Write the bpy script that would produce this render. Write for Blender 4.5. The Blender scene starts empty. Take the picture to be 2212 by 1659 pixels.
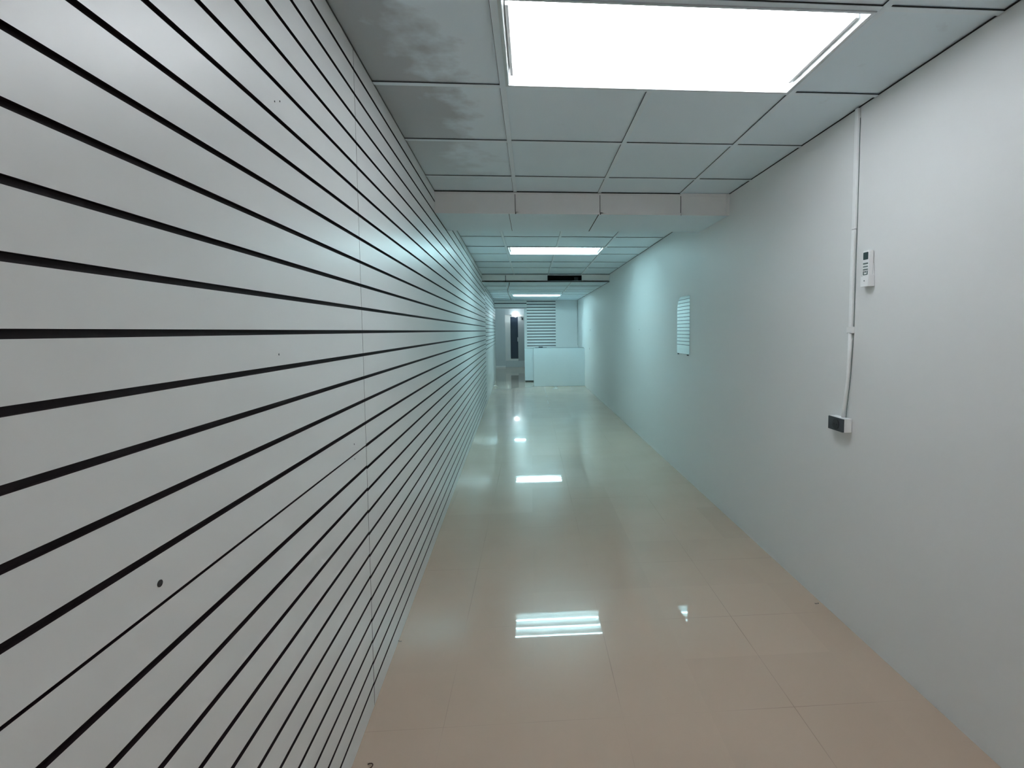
import bpy, bmesh, math, random
from mathutils import Matrix, Vector

random.seed(4)
S = bpy.context.scene
C = S.collection

# ------------------------------------------------------------------ camera
F_PX, PITCH, YAW, ROLL = 1168.82, 0.0691, 0.0723, -0.0068
CAM_Z = 1.4173
cp, sp, cy, sy, cr, sr = (math.cos(PITCH), math.sin(PITCH), math.cos(YAW), math.sin(YAW),
                          math.cos(ROLL), math.sin(ROLL))
fwd = Vector((sy * cp, cy * cp, -sp))
right0 = Vector((cy, -sy, 0))
up0 = right0.cross(fwd)
right = cr * right0 + sr * up0
up = -sr * right0 + cr * up0
cam_data = bpy.data.cameras.new('camera')
cam = bpy.data.objects.new('camera', cam_data)
C.objects.link(cam)
cam.matrix_world = Matrix(((right.x, up.x, -fwd.x, 0), (right.y, up.y, -fwd.y, 0),
                           (right.z, up.z, -fwd.z, CAM_Z), (0, 0, 0, 1)))
cam_data.sensor_width = 36
cam_data.lens = 36 * F_PX / 2212
cam_data.shift_x = (1106 - 1232.46) / 2212
cam_data.shift_y = -(829.5 - 794.6) / 2212
cam_data.clip_start = 0.02
S.camera = cam

# ------------------------------------------------------------------ world and exposure
w = bpy.data.worlds.new('world')
S.world = w
w.use_nodes = True
w.node_tree.nodes['Background'].inputs[0].default_value = (0.5, 0.6, 0.65, 1)
w.node_tree.nodes['Background'].inputs[1].default_value = 0.02
S.view_settings.view_transform = 'Standard'
S.view_settings.look = 'None'
S.view_settings.gamma = 1
S.view_settings.exposure = 1.0
S.view_settings.use_curve_mapping = False
S.cycles.max_bounces = 16
S.cycles.diffuse_bounces = 12
S.cycles.glossy_bounces = 6
# lamp strengths (radiance of the fluorescent tubes) and colours, from behind the camera to the far end
LAMP0 = (8, (1.0, 0.87, 0.83))
LAMP1 = (13.7, (0.90, 0.94, 1.0))
LAMP2 = (25, (0.54, 0.92, 1.0))
LAMP3 = (36, (0.56, 0.92, 1.0))
LAMP4 = (90, (0.55, 0.92, 1.0))
BULB = (10, (0.85, 0.96, 1.0))

# ------------------------------------------------------------------ main measures
HC = 2.407            # ceiling height
HB = 2.258            # underside of first beam
HD = 2.275            # lowered ceiling at the far end
def XL(y): return -0.5468 - 0.0311 * y      # face of the slatted wall
def XR(y): return 1.5147 - 0.0116 * y       # right wall
Y_BACK, Y_B1, Y_B1E, Y_B2, Y_PART, Y_END = -4.2, 3.97, 4.66, 9.64, 15.4, 21.3

# ------------------------------------------------------------------ materials
def nodes_of(name):
    m = bpy.data.materials.new(name)
    m.use_nodes = True
    nt = m.node_tree
    return m, nt, nt.nodes['Principled BSDF']

def mat(name, col, rough=0.6, spec=0.5, metal=0.0, vary=0.03, scale=3.0, bump=0.0, bscale=60.0, coat=0.0):
    m, nt, b = nodes_of(name)
    b.inputs['Roughness'].default_value = rough
    b.inputs['Specular IOR Level'].default_value = spec
    b.inputs['Metallic'].default_value = metal
    b.inputs['Coat Weight'].default_value = coat
    tc = nt.nodes.new('ShaderNodeTexCoord')
    n = nt.nodes.new('ShaderNodeTexNoise')
    n.inputs['Scale'].default_value = scale
    n.inputs['Detail'].default_value = 4
    nt.links.new(tc.outputs['Object'], n.inputs['Vector'])
    r = nt.nodes.new('ShaderNodeMix')
    r.data_type = 'RGBA'
    r.inputs['A'].default_value = tuple(max(0, c * (1 - vary)) for c in col) + (1,)
    r.inputs['B'].default_value = tuple(min(1, c * (1 + vary)) for c in col) + (1,)
    nt.links.new(n.outputs['Fac'], r.inputs['Factor'])
    nt.links.new(r.outputs['Result'], b.inputs['Base Color'])
    if bump > 0:
        n2 = nt.nodes.new('ShaderNodeTexNoise')
        n2.inputs['Scale'].default_value = bscale
        n2.inputs['Detail'].default_value = 5
        nt.links.new(tc.outputs['Object'], n2.inputs['Vector'])
        bp = nt.nodes.new('ShaderNodeBump')
        bp.inputs['Strength'].default_value = bump
        bp.inputs['Distance'].default_value = 0.002
        nt.links.new(n2.outputs['Fac'], bp.inputs['Height'])
        nt.links.new(bp.outputs['Normal'], b.inputs['Normal'])
    return m

def emit(name, col, strength):
    m, nt, b = nodes_of(name)
    b.inputs['Base Color'].default_value = (0.9, 0.9, 0.9, 1)
    b.inputs['Emission Color'].default_value = tuple(col) + (1,)
    b.inputs['Emission Strength'].default_value = strength
    return m

def floor_material():
    """polished beige stone tiles, 65 cm, with hair-thin joints"""
    m, nt, b = nodes_of('polished_beige_tile')
    N, L = nt.nodes.new, nt.links.new
    tc = N('ShaderNodeTexCoord')
    sep = N('ShaderNodeSeparateXYZ')
    L(tc.outputs['Object'], sep.inputs[0])
    def line(axis, off, width):
        a = N('ShaderNodeMath'); a.operation = 'SUBTRACT'; a.inputs[1].default_value = off
        L(sep.outputs[axis], a.inputs[0])
        d = N('ShaderNodeMath'); d.operation = 'DIVIDE'; d.inputs[1].default_value = 0.65
        L(a.outputs[0], d.inputs[0])
        rr = N('ShaderNodeMath'); rr.operation = 'ROUND'
        L(d.outputs[0], rr.inputs[0])
        s = N('ShaderNodeMath'); s.operation = 'SUBTRACT'
        L(d.outputs[0], s.inputs[0]); L(rr.outputs[0], s.inputs[1])
        ab = N('ShaderNodeMath'); ab.operation = 'ABSOLUTE'
        L(s.outputs[0], ab.inputs[0])
        lt = N('ShaderNodeMath'); lt.operation = 'LESS_THAN'; lt.inputs[1].default_value = width / 0.65 / 2
        L(ab.outputs[0], lt.inputs[0])
        return lt, rr
    lx, rx = line(0, -0.33, 0.0026)
    ly, ry = line(1, 1.875, 0.0024)
    mx = N('ShaderNodeMath'); mx.operation = 'MAXIMUM'
    L(lx.outputs[0], mx.inputs[0]); L(ly.outputs[0], mx.inputs[1])
    # tone of each tile
    cb = N('ShaderNodeCombineXYZ')
    L(rx.outputs[0], cb.inputs[0]); L(ry.outputs[0], cb.inputs[1])
    wn = N('ShaderNodeTexWhiteNoise'); wn.noise_dimensions = '3D'
    L(cb.outputs[0], wn.inputs['Vector'])
    n1 = N('ShaderNodeTexNoise'); n1.inputs['Scale'].default_value = 2.2; n1.inputs['Detail'].default_value = 6
    L(tc.outputs['Object'], n1.inputs['Vector'])
    cr1 = N('ShaderNodeMix'); cr1.data_type = 'RGBA'
    cr1.inputs['A'].default_value = (0.55, 0.42, 0.325, 1)
    cr1.inputs['B'].default_value = (0.62, 0.485, 0.385, 1)
    L(n1.outputs['Fac'], cr1.inputs['Factor'])
    cr2 = N('ShaderNodeMix'); cr2.data_type = 'RGBA'; cr2.blend_type = 'MULTIPLY'
    cr2.inputs['Factor'].default_value = 0.06
    L(cr1.outputs['Result'], cr2.inputs['A']); L(wn.outputs['Value'], cr2.inputs['B'])
    n2 = N('ShaderNodeTexNoise'); n2.inputs['Scale'].default_value = 1.3; n2.inputs['Detail'].default_value = 3
    L(tc.outputs['Object'], n2.inputs['Vector'])
    gm = N('ShaderNodeMapRange')
    gm.inputs['From Min'].default_value = 0.45; gm.inputs['From Max'].default_value = 0.70
    gm.inputs['To Min'].default_value = 0.03; gm.inputs['To Max'].default_value = 0.5
    L(n2.outputs['Fac'], gm.inputs['Value'])
    gf = N('ShaderNodeMath'); gf.operation = 'MULTIPLY'
    L(mx.outputs[0], gf.inputs[0]); L(gm.outputs[0], gf.inputs[1])
    cr3 = N('ShaderNodeMix'); cr3.data_type = 'RGBA'
    cr3.inputs['B'].default_value = (0.06, 0.05, 0.042, 1)
    L(gf.outputs[0], cr3.inputs['Factor']); L(cr2.outputs['Result'], cr3.inputs['A'])
    L(cr3.outputs['Result'], b.inputs['Base Color'])
    rg = N('ShaderNodeMapRange')
    rg.inputs['To Min'].default_value = 0.20; rg.inputs['To Max'].default_value = 0.28
    L(n2.outputs['Fac'], rg.inputs['Value'])
    L(rg.outputs[0], b.inputs['Roughness'])
    b.inputs['IOR'].default_value = 1.22
    b.inputs['Coat Weight'].default_value = 0.65
    b.inputs['Coat Roughness'].default_value = 0.02
    b.inputs['Coat IOR'].default_value = 1.4
    return m

def ceiling_material():
    """white mineral tile with dirt blotches along the slatted wall"""
    m, nt, b = nodes_of('mineral_ceiling_tile')
    N, L = nt.nodes.new, nt.links.new
    tc = N('ShaderNodeTexCoord')
    sep = N('ShaderNodeSeparateXYZ')
    L(tc.outputs['Object'], sep.inputs[0])
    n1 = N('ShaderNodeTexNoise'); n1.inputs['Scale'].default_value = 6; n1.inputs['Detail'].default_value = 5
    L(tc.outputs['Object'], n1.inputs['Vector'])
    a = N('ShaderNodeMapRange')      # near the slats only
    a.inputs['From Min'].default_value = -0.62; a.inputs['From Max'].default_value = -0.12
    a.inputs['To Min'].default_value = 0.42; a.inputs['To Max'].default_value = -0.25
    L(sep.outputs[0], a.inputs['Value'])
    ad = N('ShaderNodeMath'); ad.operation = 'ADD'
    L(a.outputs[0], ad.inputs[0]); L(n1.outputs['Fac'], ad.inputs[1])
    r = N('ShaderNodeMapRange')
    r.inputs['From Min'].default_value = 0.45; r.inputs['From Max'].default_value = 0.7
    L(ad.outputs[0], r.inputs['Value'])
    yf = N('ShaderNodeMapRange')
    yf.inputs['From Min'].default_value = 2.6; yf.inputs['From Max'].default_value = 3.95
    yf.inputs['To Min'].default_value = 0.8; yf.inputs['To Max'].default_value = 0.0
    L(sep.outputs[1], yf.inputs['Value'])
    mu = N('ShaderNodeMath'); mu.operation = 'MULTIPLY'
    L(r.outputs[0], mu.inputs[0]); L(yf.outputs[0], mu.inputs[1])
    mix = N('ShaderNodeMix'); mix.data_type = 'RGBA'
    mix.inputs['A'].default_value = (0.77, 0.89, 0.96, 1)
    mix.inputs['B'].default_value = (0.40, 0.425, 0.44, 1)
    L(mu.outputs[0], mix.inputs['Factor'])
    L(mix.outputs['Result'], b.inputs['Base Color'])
    b.inputs['Roughness'].default_value = 0.8
    n2 = N('ShaderNodeTexNoise'); n2.inputs['Scale'].default_value = 220
    L(tc.outputs['Object'], n2.inputs['Vector'])
    bp = N('ShaderNodeBump'); bp.inputs['Strength'].default_value = 0.25; bp.inputs['Distance'].default_value = 0.001
    L(n2.outputs['Fac'], bp.inputs['Height']); L(bp.outputs['Normal'], b.inputs['Normal'])
    return m

M = {}
M['floor'] = floor_material()
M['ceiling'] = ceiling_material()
M['grid'] = mat('ceiling_grid_paint', (0.78, 0.88, 0.94), 0.5)
M['gap'] = mat('dark_gap', (0.02, 0.02, 0.022), 0.9)
M['wall'] = mat('matt_white_wall_paint', (0.78, 0.79, 0.785), 0.55, 0.4, vary=0.015, scale=1.2, bump=0.15, bscale=18)
M['slat'] = mat('white_laminate', (0.76, 0.775, 0.77), 0.36, 0.6, vary=0.02, scale=1.5)
M['groove'] = mat('dark_brown_groove', (0.022, 0.013, 0.015), 0.6, 0.25, vary=0.35, scale=9)
M['backing'] = mat('backing_board', (0.35, 0.33, 0.31), 0.8)
M['beam'] = mat('beam_board', (0.90, 0.88, 0.88), 0.6, vary=0.03, scale=7)
M['plastic'] = mat('white_plastic', (0.90, 0.91, 0.91), 0.3)
M['plastic_dim'] = mat('aged_white_plastic', (0.66, 0.68, 0.67), 0.45)
M['black'] = mat('black_plastic', (0.018, 0.018, 0.022), 0.35)
M['darkgrey'] = mat('dark_grey_plastic', (0.05, 0.055, 0.065), 0.4)
M['duct'] = mat('duct_inside', (0.012, 0.014, 0.02), 0.7)
M['pan'] = mat('white_enamel', (0.86, 0.88, 0.88), 0.4)
M['alu'] = mat('brushed_aluminium', (0.62, 0.64, 0.66), 0.35, metal=0.7)
M['counter'] = mat('pale_counter_laminate', (0.76, 0.84, 0.87), 0.35, vary=0.05, scale=1.4)
M['edge'] = mat('counter_edge_band', (0.16, 0.20, 0.22), 0.5)
M['doorwhite'] = mat('door_paint', (0.80, 0.79, 0.77), 0.5)
M['doorgrey'] = mat('door_leaf_grey', (0.42, 0.43, 0.44), 0.5)
M['doorglass'] = mat('dark_door_glass', (0.03, 0.045, 0.07), 0.12, 0.6)
M['alcove'] = mat('alcove_wall_paint', (0.62, 0.65, 0.66), 0.6)
M['mirror'] = mat('mirror_silver', (0.86, 0.9, 0.9), 0.015, metal=1.0, vary=0.0)
M['brown'] = mat('dried_brown_scrap', (0.06, 0.02, 0.012), 0.7, vary=0.3, scale=40)
M['lcd'] = mat('lcd_screen', (0.03, 0.055, 0.055), 0.2)
M['button'] = mat('grey_green_buttons', (0.12, 0.17, 0.16), 0.5)

# ------------------------------------------------------------------ mesh helpers
def bm_new(): return bmesh.new()

def hexa(bm, pts, mi=0):
    """box from 8 points: bottom ring 0-3, top ring 4-7"""
    v = [bm.verts.new(p) for p in pts]
    for f in ((0, 3, 2, 1), (4, 5, 6, 7), (0, 1, 5, 4), (1, 2, 6, 5), (2, 3, 7, 6), (3, 0, 4, 7)):
        bm.faces.new([v[i] for i in f]).material_index = mi

def box(bm, x0, x1, y0, y1, z0, z1, mi=0):
    hexa(bm, [(x0, y0, z0), (x1, y0, z0), (x1, y1, z0), (x0, y1, z0),
              (x0, y0, z1), (x1, y0, z1), (x1, y1, z1), (x0, y1, z1)], mi)

def quad(bm, pts, mi=0):
    bm.faces.new([bm.verts.new(p) for p in pts]).material_index = mi

def cyl(bm, p0, p1, r, n=16, mi=0, r1=None):
    p0, p1 = Vector(p0), Vector(p1)
    r1 = r if r1 is None else r1
    d = (p1 - p0).normalized()
    a = d.orthogonal().normalized(); b = d.cross(a)
    A = [bm.verts.new(p0 + r * (math.cos(t) * a + math.sin(t) * b)) for t in [2 * math.pi * i / n for i in range(n)]]
    B = [bm.verts.new(p1 + r1 * (math.cos(t) * a + math.sin(t) * b)) for t in [2 * math.pi * i / n for i in range(n)]]
    for i in range(n):
        f = bm.faces.new((A[i], A[(i + 1) % n], B[(i + 1) % n], B[i])); f.smooth = True; f.material_index = mi
    bm.faces.new(A[::-1]).material_index = mi
    bm.faces.new(B).material_index = mi

def tube(bm, pts, r, n=10, mi=0, flat=1.0):
    pts = [Vector(p) for p in pts]
    rings = []
    for i, p in enumerate(pts):
        d = (pts[min(i + 1, len(pts) - 1)] - pts[max(i - 1, 0)]).normalized()
        a = Vector((1, 0, 0)) - d * d.x
        a = a.normalized() if a.length > 0.1 else d.orthogonal().normalized()
        b = d.cross(a)
        rings.append([bm.verts.new(p + r * (math.cos(t) * a * flat + math.sin(t) * b))
                      for t in [2 * math.pi * k / n for k in range(n)]])
    for A, B in zip(rings, rings[1:]):
        for k in range(n):
            f = bm.faces.new((A[k], A[(k + 1) % n], B[(k + 1) % n], B[k])); f.smooth = True; f.material_index = mi
    bm.faces.new(rings[0][::-1]).material_index = mi
    bm.faces.new(rings[-1]).material_index = mi

def prism(bm, outline, axis_pt, mi=0):
    """extrude a planar outline (list of points) by vector axis_pt"""
    ax = Vector(axis_pt)
    A = [bm.verts.new(p) for p in outline]
    B = [bm.verts.new(Vector(p) + ax) for p in outline]
    n = len(A)
    bm.faces.new(A[::-1]).material_index = mi
    bm.faces.new(B).material_index = mi
    for i in range(n):
        bm.faces.new((A[i], A[(i + 1) % n], B[(i + 1) % n], B[i])).material_index = mi

def rounded(u0, u1, v0, v1, radii, n=6):
    """rounded rectangle in 2D; radii for corners (u0,v0),(u1,v0),(u1,v1),(u0,v1)"""
    out = []
    for (cu, cv, su, sv, a0), r in zip(((u0, v0, 1, 1, math.pi), (u1, v0, -1, 1, 1.5 * math.pi),
                                        (u1, v1, -1, -1, 0), (u0, v1, 1, -1, 0.5 * math.pi)), radii):
        if r <= 0:
            out.append((cu, cv)); continue
        for k in range(n + 1):
            t = a0 + 0.5 * math.pi * k / n
            out.append((cu + su * r + r * math.cos(t), cv + sv * r + r * math.sin(t)))
    return out

def obj(name, bm, mats, parent=None, bevel=0.0):
    bmesh.ops.recalc_face_normals(bm, faces=bm.faces[:])
    me = bpy.data.meshes.new(name)
    bm.to_mesh(me); bm.free()
    for m in (mats if isinstance(mats, (list, tuple)) else [mats]):
        me.materials.append(m)
    o = bpy.data.objects.new(name, me)
    C.objects.link(o)
    if parent is not None:
        o.parent = parent
        o.matrix_parent_inverse = Matrix.Translation(parent.location).inverted()
    if bevel > 0:
        md = o.modifiers.new('bevel', 'BEVEL')
        md.width = bevel; md.segments = 2; md.limit_method = 'ANGLE'
    return o

def struct(name, bm, mats, parent=None, label=None):
    o = obj(name, bm, mats, parent)
    if parent is None: o['kind'] = 'structure'
    if label: o['label'] = label
    return o

def tag(o, label, cat, group=None):
    o['label'] = label; o['category'] = cat
    if group: o['group'] = group
    return o

def thing(name, label, cat, loc, group=None):
    o = bpy.data.objects.new(name, None)
    C.objects.link(o)
    o.location = loc
    o.empty_display_size = 0.05
    return tag(o, label, cat, group)

# ------------------------------------------------------------------ room shell
bm = bm_new()
box(bm, -3.2, 2.2, Y_BACK - 0.3, Y_END + 0.8, -0.15, 0.0)
struct('floor', bm, M['floor'])

# right wall, slightly converging with the corridor
bm = bm_new()
ya, yb = Y_BACK - 0.3, Y_END + 0.8
hexa(bm, [(XR(ya), ya, 0), (XR(ya) + .15, ya, 0), (XR(yb) + .15, yb, 0), (XR(yb), yb, 0),
          (XR(ya), ya, 2.8), (XR(ya) + .15, ya, 2.8), (XR(yb) + .15, yb, 2.8), (XR(yb), yb, 2.8)])
struct('wall_right', bm, M['wall'])

# left wall: the plain masonry that carries the slatted panels
bm = bm_new()
yb = 16.15
T = 0.020
hexa(bm, [(XL(ya) - T - .15, ya, 0), (XL(ya) - T, ya, 0), (XL(yb) - T, yb, 0), (XL(yb) - T - .15, yb, 0),
          (XL(ya) - T - .15, ya, 2.8), (XL(ya) - T, ya, 2.8), (XL(yb) - T, yb, 2.8), (XL(yb) - T - .15, yb, 2.8)])
struct('wall_left', bm, M['backing'])

bm = bm_new()
box(bm, XL(Y_BACK) - .1, XR(Y_BACK) + .1, Y_BACK - .15, Y_BACK, 0, 2.8)
struct('wall_back', bm, M['wall'])

# partition behind the counter, and the alcove beyond it
bm = bm_new()
box(bm, -0.19, XR(Y_PART) + .02, Y_PART, Y_PART + 0.12, 0, 2.8)
box(bm, -0.19, -0.07, Y_PART + .12, Y_END, 0, 2.8)
struct('wall_partition', bm, M['wall'])
bm = bm_new()
box(bm, -2.2, -1.0, Y_END - .15, Y_END, 0, 2.8)        # beside the door
box(bm, -1.0, -0.19, Y_END - .15, Y_END, 2.04, 2.8)    # over the door
box(bm, -2.35, -2.2, 16.1, Y_END, 0, 2.8)
struct('wall_far', bm, M['alcove'])
bm = bm_new()
box(bm, -2.2, XL(16.15) - T - .15, 16.0, 16.15, 0, 2.8)
struct('wall_alcove', bm, M['alcove'])
bm = bm_new()
box(bm, -1.0, -0.19, Y_END - .10, Y_END + .5, 0, 0.245)
struct('trim_1', bm, M['alcove'], label='grey raised step under the far door')
bm = bm_new()
box(bm, -1.9, -1.0, Y_END - .165, Y_END - .15, 0, 0.06)
struct('baseboard_far', bm, M['plastic'])

# ------------------------------------------------------------------ ceilings
BAR = 0.024
def ceiling(name, xfl, xfr, y0, y1, z, rows, cols, holes):
    """tiles recessed above a grid of T bars; holes = list of (x0,x1,y0,y1) left for lamps"""
    xs = sorted(set([-9.0, 9.0] + cols + [h[0] for h in holes] + [h[1] for h in holes]))
    ys = sorted(set([y0, y1] + [r for r in rows if y0 < r < y1] + [v for h in holes for v in h[2:]]))
    bm = bm_new()
    for j in range(len(ys) - 1):
        ya, yb = ys[j], ys[j + 1]
        for i in range(len(xs) - 1):
            xa, xb = xs[i], xs[i + 1]
            xm, ym = (xa + xb) / 2, (ya + yb) / 2
            if any(h[0] < xm < h[1] and h[2] < ym < h[3] for h in holes):
                continue
            la = xfl(ya) if xa < -8 else xa; lb = xfl(yb) if xa < -8 else xa
            ra = xfr(ya) if xb > 8 else xb; rb = xfr(yb) if xb > 8 else xb
            if ra - la < .01: continue
            g = random.uniform(0.0, 0.0025)
            zz = z + 0.005 + g
            hexa(bm, [(la, ya, zz), (ra, ya, zz), (rb, yb, zz), (lb, yb, zz),
                      (la, ya, zz + .015), (ra, ya, zz + .015), (rb, yb, zz + .015), (lb, yb, zz + .015)])
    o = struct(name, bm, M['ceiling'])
    bm = bm_new()
    def cut(v, a, b, axis):
        """split a bar at the lamp holes it would cross"""
        segs = [(a, b)]
        for h in holes:
            lo, hi = (h[0], h[1]) if axis == 'y' else (h[2], h[3])
            c0, c1 = (h[2], h[3]) if axis == 'y' else (h[0], h[1])
            if c0 + .03 < v < c1 - .03:
                ns = []
                for s, e in segs:
                    if e <= lo or s >= hi: ns.append((s, e)); continue
                    if s < lo: ns.append((s, lo))
                    if e > hi: ns.append((hi, e))
                segs = ns
        return segs
    for y in rows:
        if not y0 < y < y1: continue
        for s, e in cut(y, xfl(y), xfr(y), 'y'):
            box(bm, s, e, y - BAR / 2, y + BAR / 2, z, z + .004)
            box(bm, s, e, y - BAR / 2 - .0025, y - BAR / 2, z + .002, z + .0045, 1)
    for x in cols:
        for s, e in cut(x, y0, y1, 'x'):
            box(bm, x - BAR / 2, x + BAR / 2, s, e, z - .0005, z + .0035)
            box(bm, x - BAR / 2 - .0015, x - BAR / 2, s, e, z + .002, z + .0045, 1)
    # thin dark joint where the tiles meet the right wall
    hexa(bm, [(xfr(y0) - .004, y0, z + .001), (xfr(y0), y0, z + .001), (xfr(y1), y1, z + .001), (xfr(y1) - .004, y1, z + .001),
              (xfr(y0) - .004, y0, z + .0045), (xfr(y0), y0, z + .0045), (xfr(y1), y1, z + .0045), (xfr(y1) - .004, y1, z + .0045)], 1)
    obj('ceiling_grid', bm, [M['grid'], M['gap']], o)
    return o

L0 = (-0.09, 1.09, -1.28, -0.71)
L1 = (-0.09, 1.09, 1.69, 2.275)
L2 = (-0.27, 0.89, 6.53, 7.12)
L3 = (-0.44, 0.75, 13.0, 13.6)
L4 = (-0.60, -0.22, 18.4, 18.7)
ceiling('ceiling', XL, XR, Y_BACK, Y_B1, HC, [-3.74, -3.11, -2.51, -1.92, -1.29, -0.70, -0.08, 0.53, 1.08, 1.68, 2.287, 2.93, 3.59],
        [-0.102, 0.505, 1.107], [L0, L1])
ceiling('ceiling', XL, XR, Y_B1E, Y_B2, HC, [5.20, 5.84, 6.52, 7.13, 7.95, 8.67], [-0.285, 0.32, 0.905], [L2])
ceiling('ceiling', XL, XR, Y_B2, Y_PART, HD, [10.6, 11.6, 12.2, 12.99, 13.61, 14.5], [-0.455, 0.74], [L3])
bm = bm_new()
for x0, x1, y0, y1 in ((-2.2, L4[0], Y_PART, Y_END + .5), (L4[1], 1.4, Y_PART, Y_END + .5),
                       (L4[0], L4[1], Y_PART, L4[2]), (L4[0], L4[1], L4[3], Y_END + .5)):
    box(bm, x0, x1, y0, y1, 2.35, 2.37)
struct('ceiling', bm, M['ceiling'])

# first dropped beam: a boxed strip of boards across the corridor
bm = bm_new()
def beam(bm, y0, y1, z0, z1, mi_face=0, mi_under=1):
    hexa(bm, [(XL(y0), y0, z0), (XR(y0), y0, z0), (XR(y1), y1, z0), (XL(y1), y1, z0),
              (XL(y0), y0, z1), (XR(y0), y0, z1), (XR(y1), y1, z1), (XL(y1), y1, z1)], mi_under)
beam(bm, Y_B1, Y_B1E, HB, HC + .02)
for f in bm.faces:
    if abs(f.calc_center_median().y - Y_B1) < .01: f.material_index = 0
# joints of the face boards, thin battens along the edges
for x in (-0.10, 0.512, 1.108):
    box(bm, x - .0045, x - .001, Y_B1 - .0012, Y_B1 + .002, HB + .005, HC - .01, 2)
    box(bm, x, x + .020, Y_B1 - .004, Y_B1 - .0008, HB + .002, HC - .008, 0)
    box(bm, x - .004, x + .004, Y_B1 - .004, Y_B1 - .001, HB - .004, HB + .012, 2)
box(bm, XL(Y_B1), XR(Y_B1), Y_B1 - .006, Y_B1, HC - .014, HC + .002, 0)
box(bm, XL(Y_B1), XR(Y_B1), Y_B1 - .004, Y_B1, HB - .003, HB + .012, 0)
box(bm, XL(Y_B1), 1.1, Y_B1 - .010, Y_B1 - .006, HC - .002, HC + .004, 2)
box(bm, 0.498, 0.504, Y_B1 + .01, Y_B1E - .01, HB - .0008, HB + .002, 2)
box(bm, -0.15, -0.147, Y_B1 + .01, Y_B1E - .01, HB - .0008, HB + .002, 2)
box(bm, 1.445, XR(Y_B1), Y_B1 - .012, Y_B1, HB - .004, HC + .002, 0)
struct('trim_2', bm, [M['beam'], M['ceiling'], M['gap']], label='dropped beam of pinkish boards across the ceiling, nearest')

# second drop, with an opening for the air duct; the ceiling stays low behind it
DX0, DX1, DZ0, DZ1 = 0.30, 0.907, HD + .008, HC - .016
bm = bm_new()
x0, x1 = XL(Y_B2), XR(Y_B2)
box(bm, x0, DX0, Y_B2, Y_B2 + .02, HD - .002, HC + .02)
box(bm, DX1, x1, Y_B2, Y_B2 + .02, HD - .002, HC + .02)
box(bm, DX0, DX1, Y_B2, Y_B2 + .02, HD - .002, DZ0)
box(bm, DX0, DX1, Y_B2, Y_B2 + .02, DZ1, HC + .02)
box(bm, x0, x1, Y_B2 - .012, Y_B2, HC - .018, HC - .004)
box(bm, x0, x1, Y_B2 - .006, Y_B2 - .001, HD - .004, HD + .004, 1)
box(bm, x0, x1, Y_B2 - .014, Y_B2 - .001, HC - .004, HC + .004, 1)
box(bm, -0.44, -0.43, Y_B2 - .002, Y_B2 + .001, HD, HC - .01, 1)
struct('trim_3', bm, [M['beam'], M['gap']], label='second ceiling drop, further down the corridor, with a duct opening')

t = thing('air_vent', 'dark rectangular air duct opening in the second ceiling drop', 'vent', ((DX0 + DX1) / 2, Y_B2, DZ0))
bm = bm_new()
a, b_, c, d = DX0 + .002, DX1 - .002, DZ0 + .001, DZ1 - .001
box(bm, a, b_, Y_B2 + .30, Y_B2 + .31, c, d)
box(bm, a, b_, Y_B2 + .022, Y_B2 + .30, c, c + .003)
box(bm, a, b_, Y_B2 + .022, Y_B2 + .30, d - .003, d)
box(bm, a, a + .003, Y_B2 + .022, Y_B2 + .30, c, d)
box(bm, b_ - .003, b_, Y_B2 + .022, Y_B2 + .30, c, d)
obj('duct', bm, M['duct'], t)
bm = bm_new()
box(bm, a, b_, Y_B2 - .004, Y_B2 + .004, c, c + .006)
box(bm, a, b_, Y_B2 - .004, Y_B2 + .004, d - .006, d)
box(bm, a, a + .006, Y_B2 - .004, Y_B2 + .004, c, d)
box(bm, b_ - .006, b_, Y_B2 - .004, Y_B2 + .004, c, d)
obj('frame', bm, M['darkgrey'], t)
bm = bm_new()
box(bm, 0.78, 0.85, Y_B2 + .05, Y_B2 + .1, DZ0 + .03, DZ0 + .08)
obj('damper', bm, M['darkgrey'], t)

# header of slatted boards over the passage to the alcove
PITCHZ = 0.0834
bm = bm_new()
box(bm, XL(Y_PART), -0.19, Y_PART, Y_PART + .10, 2.045, 2.8)
struct('wall_header', bm, M['backing'])

# ------------------------------------------------------------------ slatted panels
GW, GD = 0.0114, 0.009
def groove_list(z0, z1, off=0.0, wide=GW):
    out = []
    for n in range(-4, 32):
        z = CAM_Z + (10 - n) * PITCHZ + 0.0003 + off
        if z0 + .012 < z < z1 - .012: out.append((z, wide))
    return sorted(out)

def panel_bm(fx, y0, y1, z0, z1, grooves, thick=0.018, nseg=1, facing='x'):
    """profile swept along the wall: white faces (0), dark grooves (1)"""
    prof = [(0, z0)]
    mi = []
    for z, g in grooves:
        h = g / 2
        prof += [(0, z - h), (-GD, z - h), (-GD, z + h), (0, z + h)]
        mi += [0, 1, 1, 1]
    prof.append((0, z1)); mi.append(0)
    prof += [(-thick, z1), (-thick, z0)]
    mi += [1, 1, 1]
    bm = bm_new()
    rings = []
    for y in (y0, y1):
        if facing == 'x':
            rings.append([bm.verts.new((fx(y) + p, y, z)) for p, z in prof])
        else:      # facing -Y: y is used as x, fx constant plane
            rings.append([bm.verts.new((y, fx - p, z)) for p, z in prof])
    A, B = rings
    n = len(prof)
    for i in range(n):
        f = bm.faces.new((A[i], A[(i + 1) % n], B[(i + 1) % n], B[i])); f.material_index = mi[i] if i < len(mi) else 0
    bm.faces.new(A[::-1]).material_index = 1; bm.faces.new(B).material_index = 1
    return bm

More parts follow.
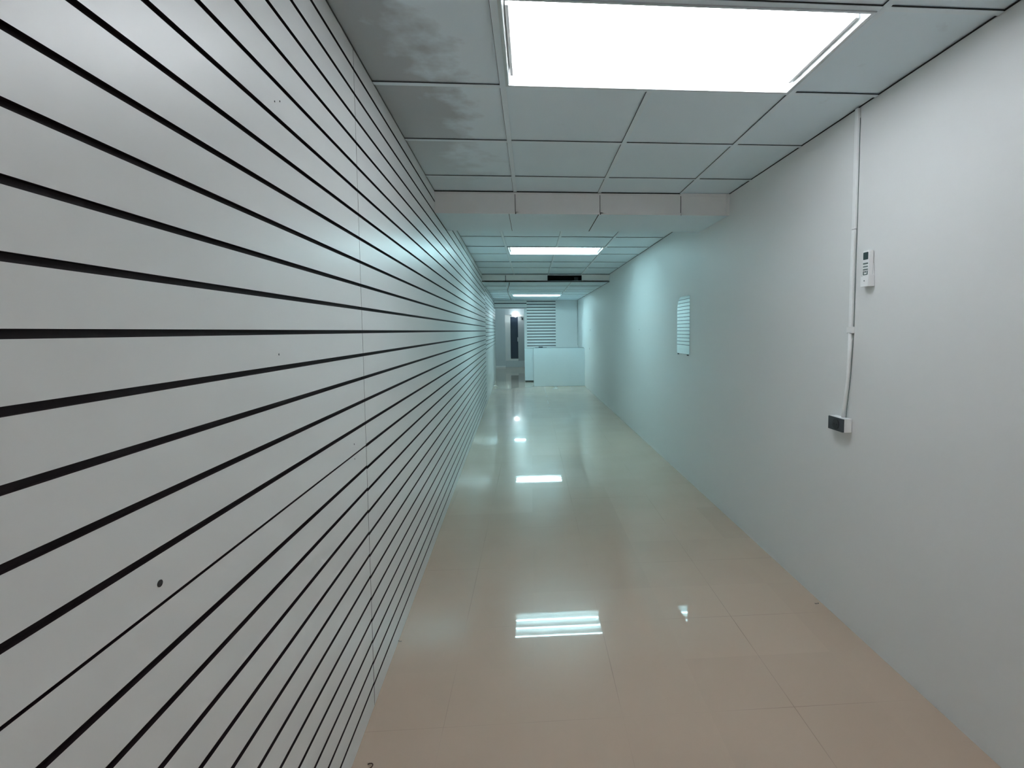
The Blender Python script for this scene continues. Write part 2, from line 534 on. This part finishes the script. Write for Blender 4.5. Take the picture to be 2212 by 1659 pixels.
SL = [M['slat'], M['groove']]
SEAM = 2.014
ZJ = 1.0005
GRP = 'slatted panels of the left wall'
def hole(par, y, z, ry, rz, fx=XL, s=1, m=None):
    bm = bm_new()
    n = 12
    o0 = [(fx(y + ry * math.cos(2 * math.pi * k / n)) + s * .0002, y + ry * math.cos(2 * math.pi * k / n),
           z + rz * math.sin(2 * math.pi * k / n)) for k in range(n)]
    prism(bm, o0, (s * .0008, 0, 0))
    return obj('screw_hole', bm, m or M['black'], par)

p = obj('slatwall_panel', panel_bm(XL, Y_BACK, SEAM - .0012, ZJ + .0026, HC - .002, groove_list(ZJ, HC)), SL)
tag(p, 'upper white slatted wall panel nearest on the left, above the thin horizontal joint', 'wall panel', GRP)
for y, z, a, b in ((1.307, 1.366, .0018, .0025), (1.344, 1.953, .0018, .002), (1.373, 1.965, .0018, .002)):
    hole(p, y, z, a, b)
p = obj('slatwall_panel', panel_bm(XL, Y_BACK, SEAM - .0018, 0.001, ZJ - .0026, groove_list(0.0, ZJ - .02, .004)), SL)
tag(p, 'lower white slatted wall panel nearest on the left, below the thin horizontal joint', 'wall panel', GRP)
for y, z, a, b in ((1.868, 0.985, .0015, .002),):
    hole(p, y, z, a, b)
hole_strip = bm_new()
hexa(hole_strip, [(XL(Y_BACK) - .012, Y_BACK, ZJ - .0018), (XL(Y_BACK) - .0075, Y_BACK, ZJ - .0018), (XL(SEAM) - .0075, SEAM - .003, ZJ - .0018), (XL(SEAM) - .012, SEAM - .003, ZJ - .0018),
                  (XL(Y_BACK) - .012, Y_BACK, ZJ + .0018), (XL(Y_BACK) - .0075, Y_BACK, ZJ + .0018), (XL(SEAM) - .0075, SEAM - .003, ZJ + .0018), (XL(SEAM) - .012, SEAM - .003, ZJ + .0018)])
obj('joint_strip', hole_strip, M['groove'], p)
p = obj('slatwall_panel', panel_bm(XL, SEAM + .0018, 10.60, 0.001, HC - .002, groove_list(0.0, HC)), SL)
tag(p, 'long white slatted wall panel on the left beyond the first vertical seam, floor to ceiling', 'wall panel', GRP)
for y, z in ((7.786, 1.706), (7.765, 1.627)):
    hole(p, y, z, .008, .008)
p = obj('slatwall_panel', panel_bm(XL, 10.606, 16.15, 0.955, HD - .002, groove_list(0.96, HD, -.03)), SL)
tag(p, 'farthest slatted panel on the left wall, its slats only in the upper half', 'wall panel', GRP)
bm = bm_new()
hexa(bm, [(XL(10.606) - .018, 10.606, 0.001), (XL(10.606), 10.606, 0.001), (XL(16.15), 16.15, 0.001), (XL(16.15) - .018, 16.15, 0.001),
          (XL(10.606) - .018, 10.606, 0.952), (XL(10.606), 10.606, 0.952), (XL(16.15), 16.15, 0.952), (XL(16.15) - .018, 16.15, 0.952)])
tag(obj('wall_panel', bm, M['slat']), 'plain pale board at the bottom of the far left wall, under the farthest slats', 'wall panel')
bm = bm_new()
a, b_, c, d = SEAM - .0030, SEAM + .0012, 0.012, 0.655
hexa(bm, [(XL(a) - .004, a, c), (XL(a) + .0004, a, c), (XL(b_) + .0004, b_, c), (XL(b_) - .004, b_, c),
          (XL(a) - .004, a + .002, d), (XL(a) + .0004, a + .002, d), (XL(b_) + .0004, b_, d), (XL(b_) - .004, b_, d)])
obj('seam_strip', bm, M['groove'], [o for o in bpy.data.objects if o.name == 'slatwall_panel.001'][0])
# hole low on the near wall panel (between the joint and the groove above it)
upper = [o for o in bpy.data.objects if o.name == 'slatwall_panel'][0]
hole(upper, 0.850, 1.034, .0062, .0055)
hole(upper, 1.868, 1.036, .002, .0025)

# slatted panel on the partition behind the counter, and the header boards
p = obj('slatwall_panel', panel_bm(Y_PART - .019, -0.115, 0.700, 0.93, HD - .002, groove_list(0.93, HD, -.012, .021), facing='y'), SL)
tag(p, 'slatted panel facing the camera on the partition above the counter', 'wall panel')
p = obj('header_board', panel_bm(Y_PART - .019, XL(Y_PART - .02) + .004, -0.117, 2.045, HD - .002, [(2.062, .014), (2.185, .022)], facing='y'), SL)
tag(p, 'white two-board header over the passage to the far door', 'header')

# ------------------------------------------------------------------ lamps
def troffer(hole_, z, lamp, label, name='ceiling_light'):
    x0, x1, y0, y1 = hole_
    t = thing(name, label, 'ceiling light', ((x0 + x1) / 2, (y0 + y1) / 2, z), 'recessed ceiling lights')
    i = .012
    bm = bm_new()          # rim
    for a, b_, c, d in ((x0, x1, y0, y0 + .01), (x0, x1, y1 - .01, y1), (x0, x0 + .012, y0 + .01, y1 - .01),
                        (x1 - .012, x1, y0 + .01, y1 - .01)):
        box(bm, a, b_, c, d, z - .004, z + .003)
    obj('frame', bm, M['alu'], t)
    bm = bm_new()          # reflector pan with sloping sides
    k, h = .022, .072
    lo = [(x0 + i, y0 + i, z + .003), (x1 - i, y0 + i, z + .003), (x1 - i, y1 - i, z + .003), (x0 + i, y1 - i, z + .003)]
    hi = [(x0 + k, y0 + k, z + h), (x1 - k, y0 + k, z + h), (x1 - k, y1 - k, z + h), (x0 + k, y1 - k, z + h)]
    for q in range(4):
        quad(bm, [lo[q], lo[(q + 1) % 4], hi[(q + 1) % 4], hi[q]])
    quad(bm, hi)
    o = obj('reflector', bm, M['pan'], t)
    sd = o.modifiers.new('solid', 'SOLIDIFY'); sd.thickness = .002; sd.offset = 1
    m = emit('tube_glow', lamp[1], lamp[0])
    n = 3
    for q in range(n):
        yy = y0 + (y1 - y0) * (q + .5) / n
        bm = bm_new()
        cyl(bm, (x0 + .03, yy, z + .042), (x1 - .03, yy, z + .042), .0095, 12)
        obj('fluorescent_tube', bm, m, t)
    for xx in (x0 + .026, x1 - .026):
        bm = bm_new()
        box(bm, xx - .005, xx + .005, y0 + .06, y1 - .06, z + .012, z + .066)
        obj('lamp_holder', bm, M['pan'], t)
    return t

troffer(L0, HC, LAMP0, 'recessed three-tube ceiling light behind the viewpoint')
troffer(L1, HC, LAMP1, 'large glowing recessed ceiling light nearest the viewer, before the first beam')
troffer(L2, HC, LAMP2, 'glowing recessed ceiling light between the two ceiling drops')
troffer(L3, HD, LAMP3, 'thin glowing ceiling light behind the air duct opening, before the counter')
t = thing('ceiling_light', 'small tube light in the alcove ceiling before the far door', 'ceiling light',
          ((L4[0] + L4[1]) / 2, (L4[2] + L4[3]) / 2, 2.35))
bm = bm_new()
box(bm, L4[0], L4[1], L4[2], L4[3], 2.352, 2.366)
obj('base', bm, M['pan'], t)
bm = bm_new()
cyl(bm, (L4[0] + .01, 18.55, 2.335), (L4[1] - .01, 18.55, 2.335), .017, 12)
obj('fluorescent_tube', bm, emit('tube_glow', LAMP4[1], LAMP4[0]), t)

# ------------------------------------------------------------------ far door, lamp over it
YD = Y_END - .02
d = bm_new()
box(d, -1.0, -0.80, YD - .04, YD + .02, 0.247, 2.038)
box(d, -0.80, -0.19, YD - .04, YD + .02, 1.955, 2.038)
box(d, -0.80, -0.505, YD - .04, YD + .02, 0.247, 0.325)
door = struct('door_1', d, M['doorwhite'], label='narrow far door with a dark glass strip, on a raised step')
d = bm_new(); box(d, -0.505, -0.192, YD - .03, YD + .01, 0.247, 1.954)
obj('door_panel', d, M['doorgrey'], door)
d = bm_new(); box(d, -0.799, -0.506, YD - .012, YD + .004, 0.326, 1.953)
obj('glass_pane', d, M['doorglass'], door)
d = bm_new(); box(d, -0.53, -0.506, YD - .06, YD - .042, 1.0, 1.16)
cyl(d, (-0.518, YD - .06, 1.08), (-0.518, YD - .01, 1.08), .008)
obj('door_handle', d, M['alu'], door)

t = thing('wall_lamp', 'round glowing globe lamp on a white bar over the far door', 'lamp', (-0.594, YD - .05, 2.01))
d = bm_new()
bmesh.ops.create_uvsphere(d, u_segments=24, v_segments=16, radius=.075,
                          matrix=Matrix.Translation((-0.594, YD - .19, 2.02)))
for f in d.faces: f.smooth = True
obj('globe', d, emit('bulb_glow', BULB[1], BULB[0]), t)
d = bm_new()
prism(d, [(x, YD - .095, z) for x, z in rounded(-0.75, -0.28, 1.975, 2.045, (.03, .03, .03, .03))], (0, .05, 0))
obj('mounting_bar', d, M['doorwhite'], t)
d = bm_new()
cyl(d, (-0.594, YD - .12, 2.02), (-0.594, YD - .096, 2.02), .04)
obj('socket', d, M['plastic'], t)
t = thing('door_closer', 'small black fitting at the top right corner of the far door', 'door closer', (-0.33, YD - .06, 1.85))
d = bm_new()
box(d, -0.36, -0.30, YD - .09, YD - .03, 1.84, 1.93)
obj('body', d, M['black'], t, bevel=.01)
d = bm_new()
hexa(d, [(-0.37, YD - .07, 1.91), (-0.35, YD - .07, 1.91), (-0.35, YD - .05, 1.91), (-0.37, YD - .05, 1.91),
         (-0.40, YD - .07, 1.955), (-0.38, YD - .07, 1.955), (-0.38, YD - .05, 1.955), (-0.40, YD - .05, 1.955)])
obj('arm', d, M['black'], t)

# ------------------------------------------------------------------ counter
YC = 13.70
XC1 = XR(YC) - .004
t = thing('reception_counter', 'pale plain reception counter standing against the right wall at the far end', 'counter', (0.7, YC, 0))
d = bm_new()
prism(d, [(x, YC, z) for x, z in rounded(0.055, XC1, 0.004, 0.975, (.045, 0, .045, .01))], (0, .022, 0))
obj('front_panel', d, M['counter'], t)
d = bm_new()
prism(d, [(x, YC + .022, z) for x, z in rounded(0.050, XC1 + .001, 0.0, 0.985, (.047, 0, .047, .01))], (0, .012, 0))
obj('edge_band', d, M['edge'], t)
d = bm_new(); box(d, 0.06, XC1 - .006, YC + .035, YC + .55, 0.945, 0.972)
obj('worktop', d, M['counter'], t)
for x in (0.065, XC1 - .03):
    d = bm_new(); box(d, x, x + .02, YC + .035, YC + .5, 0.0, 0.945)
    obj('side_panel', d, M['counter'], t)
t = thing('low_cabinet', 'pale low cabinet side showing left of the reception counter under the slatted partition', 'cabinet', (-0.06, 15.2, 0))
d = bm_new(); box(d, -0.185, 0.45, 15.06, 15.375, 0.03, 0.91)
obj('body', d, M['counter'], t, bevel=.006)
d = bm_new(); box(d, -0.17, 0.44, 15.09, 15.37, 0.0, 0.03)
obj('plinth', d, M['edge'], t)
d = bm_new(); prism(d, [(x, y, 0.973) for x, y in rounded(0.10, 0.40, YC + .12, YC + .33, (.03,) * 4)], (0, 0, .012))
t = obj('tray', d, M['darkgrey'])
tag(t, 'dark flat tray lying on the left end of the reception counter', 'tray')
d = bm_new()
prism(d, [(x, y, 0.9853) for x, y in rounded(0.19, 0.30, YC + .18, YC + .28, (.02,) * 4)], (0, 0, .022))
tag(obj('small_box', d, M['darkgrey'], bevel=.004), 'little dark box on top of the dark tray on the counter', 'box')

# white conduit in the far right corner behind the counter
d = bm_new()
xx = XR(Y_PART) - .02
tube(d, [(xx, Y_PART - .014, 2.27), (xx, Y_PART - .014, 1.10), (xx + .004, Y_PART - .014, 1.04), (xx + .008, Y_PART - .014, 0.99)], .010)
tag(obj('cable_conduit', d, M['plastic_dim']), 'thin pale conduit in the far right corner behind the counter', 'conduit')

# dark cable sagging below the low ceiling
d = bm_new()
tube(d, [(-0.372, 9.66, 2.262), (-0.40, 10.2, 2.255), (-0.47, 11.2, 2.248), (-0.505, 12.4, 2.255), (-0.52, 14.0, 2.262), (-0.545, 15.35, 2.268)], .006)
tag(obj('ceiling_cable', d, M['black']), 'thin black cable running along the lowered ceiling, left of the far light', 'cable')

# ------------------------------------------------------------------ right wall: mirror
t = thing('wall_mirror', 'small frameless mirror with rounded top on the right wall, reflecting the slats', 'mirror', (XR(5.1), 5.1, 1.19))
sl = -0.0116
def onR(off, y, z): return (XR(y) - off, y, z)
d = bm_new()
prism(d, [onR(.001, y, z) for y, z in rounded(4.89, 5.30, 1.187, 1.732, (.02, .02, .13, .02), 8)], (-.004, 0, 0))
obj('glass', d, [M['mirror']], t)
for y in (4.92, 5.24):
    d = bm_new()
    box(d, XR(5.0) - .012, XR(5.0) - .001, y, y + .03, 1.176, 1.186)
    obj('clip', d, M['darkgrey'], t)

# ------------------------------------------------------------------ right wall: conduit with socket box
YK = 2.41
t = thing('cable_conduit', 'white conduit dropping from the ceiling down the right wall to the socket box', 'conduit', (XR(YK), YK, 1.0))
d = bm_new()
def strip(d, pts, wid, dep, mi=0):
    """rectangular trunking on the right wall through (y,z) points"""
    rings = []
    for y, z, dx in pts:
        rings.append([d.verts.new(q) for q in ((XR(y) - dx, y - wid / 2, z), (XR(y) - dx, y + wid / 2, z),
                                                (XR(y) - dx - dep, y + wid / 2, z), (XR(y) - dx - dep, y - wid / 2, z))])
    for A, B in zip(rings, rings[1:]):
        for k in range(4): d.faces.new((A[k], A[(k + 1) % 4], B[(k + 1) % 4], B[k])).material_index = mi
    d.faces.new(rings[0][::-1]); d.faces.new(rings[-1])
strip(d, [(YK, HC - .002, .0005), (YK, 1.87, .0005)], .024, .014)
obj('upper_trunking', d, M['plastic'], t, bevel=.003)
d = bm_new()
strip(d, [(YK + .002, 1.868, .0005), (YK + .004, 1.64, .002), (YK + .005, 1.42, .0005)], .022, .013)
obj('lower_trunking', d, M['plastic'], t, bevel=.003)
d = bm_new()
strip(d, [(YK + .005, 1.425, .0004), (YK + .005, 1.395, .0004)], .044, .016)
obj('clip', d, M['plastic'], t, bevel=.003)
d = bm_new()
tube(d, [(XR(YK) - .008, YK + .006, 1.40), (XR(YK) - .009, YK + .008, 1.28), (XR(YK) - .012, YK + .012, 1.16),
         (XR(YK) - .016, YK + .024, 1.06), (XR(YK) - .017, YK + .030, 0.998)], .0085, 12)
obj('hose', d, M['plastic'], t)
d = bm_new()
tube(d, [(XR(YK) - .0016, YK - .0125, 2.36), (XR(YK) - .0016, YK - .0125, 1.86), (XR(YK) - .002, YK - .012, 1.6), (XR(YK) - .002, YK - .010, 1.40), (XR(YK) - .006, YK - .004, 1.2), (XR(YK) - .010, YK + .010, 1.07), (XR(YK) - .012, YK + .016, 0.998)], .0015, 6)
obj('cable', d, M['button'], t)

t = thing('wall_socket', 'white socket box with black face at the lower end of the right wall conduit', 'socket', (XR(2.45), 2.46, .932))
bx0 = XR(2.46) - .038
d = bm_new(); box(d, bx0, XR(2.46) - .0012, 2.392, 2.520, 0.932, 0.997)
obj('box', d, M['plastic'], t, bevel=.002)
d = bm_new()
prism(d, [(bx0 - .0065, y, z) for y, z in rounded(2.3935, 2.5185, 0.9335, 0.9955, (.003,) * 4, 3)], (.006, 0, 0))
obj('face_plate', d, M['darkgrey'], t)
d = bm_new()
cyl(d, (bx0 - .0095, 2.452, .9645), (bx0 - .006, 2.452, .9645), .026, 28)
obj('socket_well', d, M['black'], t)
for y in (2.441, 2.463):
    d = bm_new()
    cyl(d, (bx0 - .0100, y, .9645), (bx0 - .0094, y, .9645), .003, 10)
    obj('pin_hole', d, M['duct'], t)

# ------------------------------------------------------------------ remote control in its wall holder
rx = XR(2.29)
t = thing('remote_holder', 'white plastic wall holder under the remote control', 'holder', (rx, 2.29, 1.60))
d = bm_new()
box(d, rx - .030, rx - .0015, 2.262, 2.266, 1.602, 1.650)
box(d, rx - .030, rx - .0015, 2.316, 2.320, 1.602, 1.650)
box(d, rx - .030, rx - .0265, 2.266, 2.316, 1.602, 1.645)
box(d, rx - .030, rx - .0015, 2.262, 2.320, 1.600, 1.604)
box(d, rx - .004, rx - .0015, 2.266, 2.316, 1.604, 1.70)
obj('cradle', d, M['plastic'], t, bevel=.001)
d = bm_new(); cyl(d, (rx - .0308, 2.291, 1.625), (rx - .0296, 2.291, 1.625), .003, 10)
obj('screw', d, M['button'], t)
t = thing('remote_control', 'white remote control with dark display, held in the right wall holder beside the conduit', 'remote control', (rx - .014, 2.29, 1.605))
d = bm_new()
prism(d, [(rx - .0255, y, z) for y, z in rounded(2.268, 2.314, 1.606, 1.757, (.004, .004, .008, .008), 4)], (.020, 0, 0))
obj('case', d, M['plastic'], t, bevel=.002)
d = bm_new(); prism(d, [(rx - .0262, y, z) for y, z in rounded(2.274, 2.309, 1.717, 1.749, (.003,) * 4, 3)], (.001, 0, 0))
obj('display', d, M['lcd'], t)
for y, z, wy, hz in ((2.2915, 1.700, .034, .006), (2.2915, 1.687, .034, .005), (2.2915, 1.674, .034, .005),
                     (2.278, 1.660, .006, .016), (2.305, 1.660, .006, .016), (2.2915, 1.664, .012, .006), (2.2915, 1.652, .030, .004)):
    d = bm_new(); box(d, rx - .0268, rx - .0252, y - wy / 2, y + wy / 2, z - hz / 2, z + hz / 2)
    obj('button', d, M['button'], t, bevel=.0005)

# small nail holes on the right wall
wr = bpy.data.objects['wall_right']
for y, z, r in ((12.51, 1.422, .013), (12.66, 0.988, .013), (7.107, 1.422, .005)):
    hole(wr, y, z, r, r * 1.8, XR, -1, M['darkgrey'])

# ------------------------------------------------------------------ scraps on the floor
def scrap(x, y, s, ang, label, m, hook=True):
    d = bm_new()
    pts = []
    for k in range(9):
        a = math.pi * (0.15 + 1.1 * k / 8)
        pts.append((x + s * math.cos(a + ang), y + s * .8 * math.sin(a + ang), .0022 + .25 * s * math.sin(math.pi * k / 8)))
    tube(d, pts, s * .13, 8, flat=1.0)
    tag(obj('splinter' if m is not M['brown'] else 'curled_scrap', d, m), label, 'scrap')
scrap(-0.545, 1.716, .013, -1.9, 'tiny dark brown curled scrap on the floor by the slatted wall, nearest', M['brown'])
scrap(-0.615, 2.44, .008, 2.0, 'tiny dark splinter on the floor touching the left wall', M['darkgrey'])
scrap(1.455, 2.606, .010, 2.8, 'tiny dark speck on the floor near the right wall', M['darkgrey'])
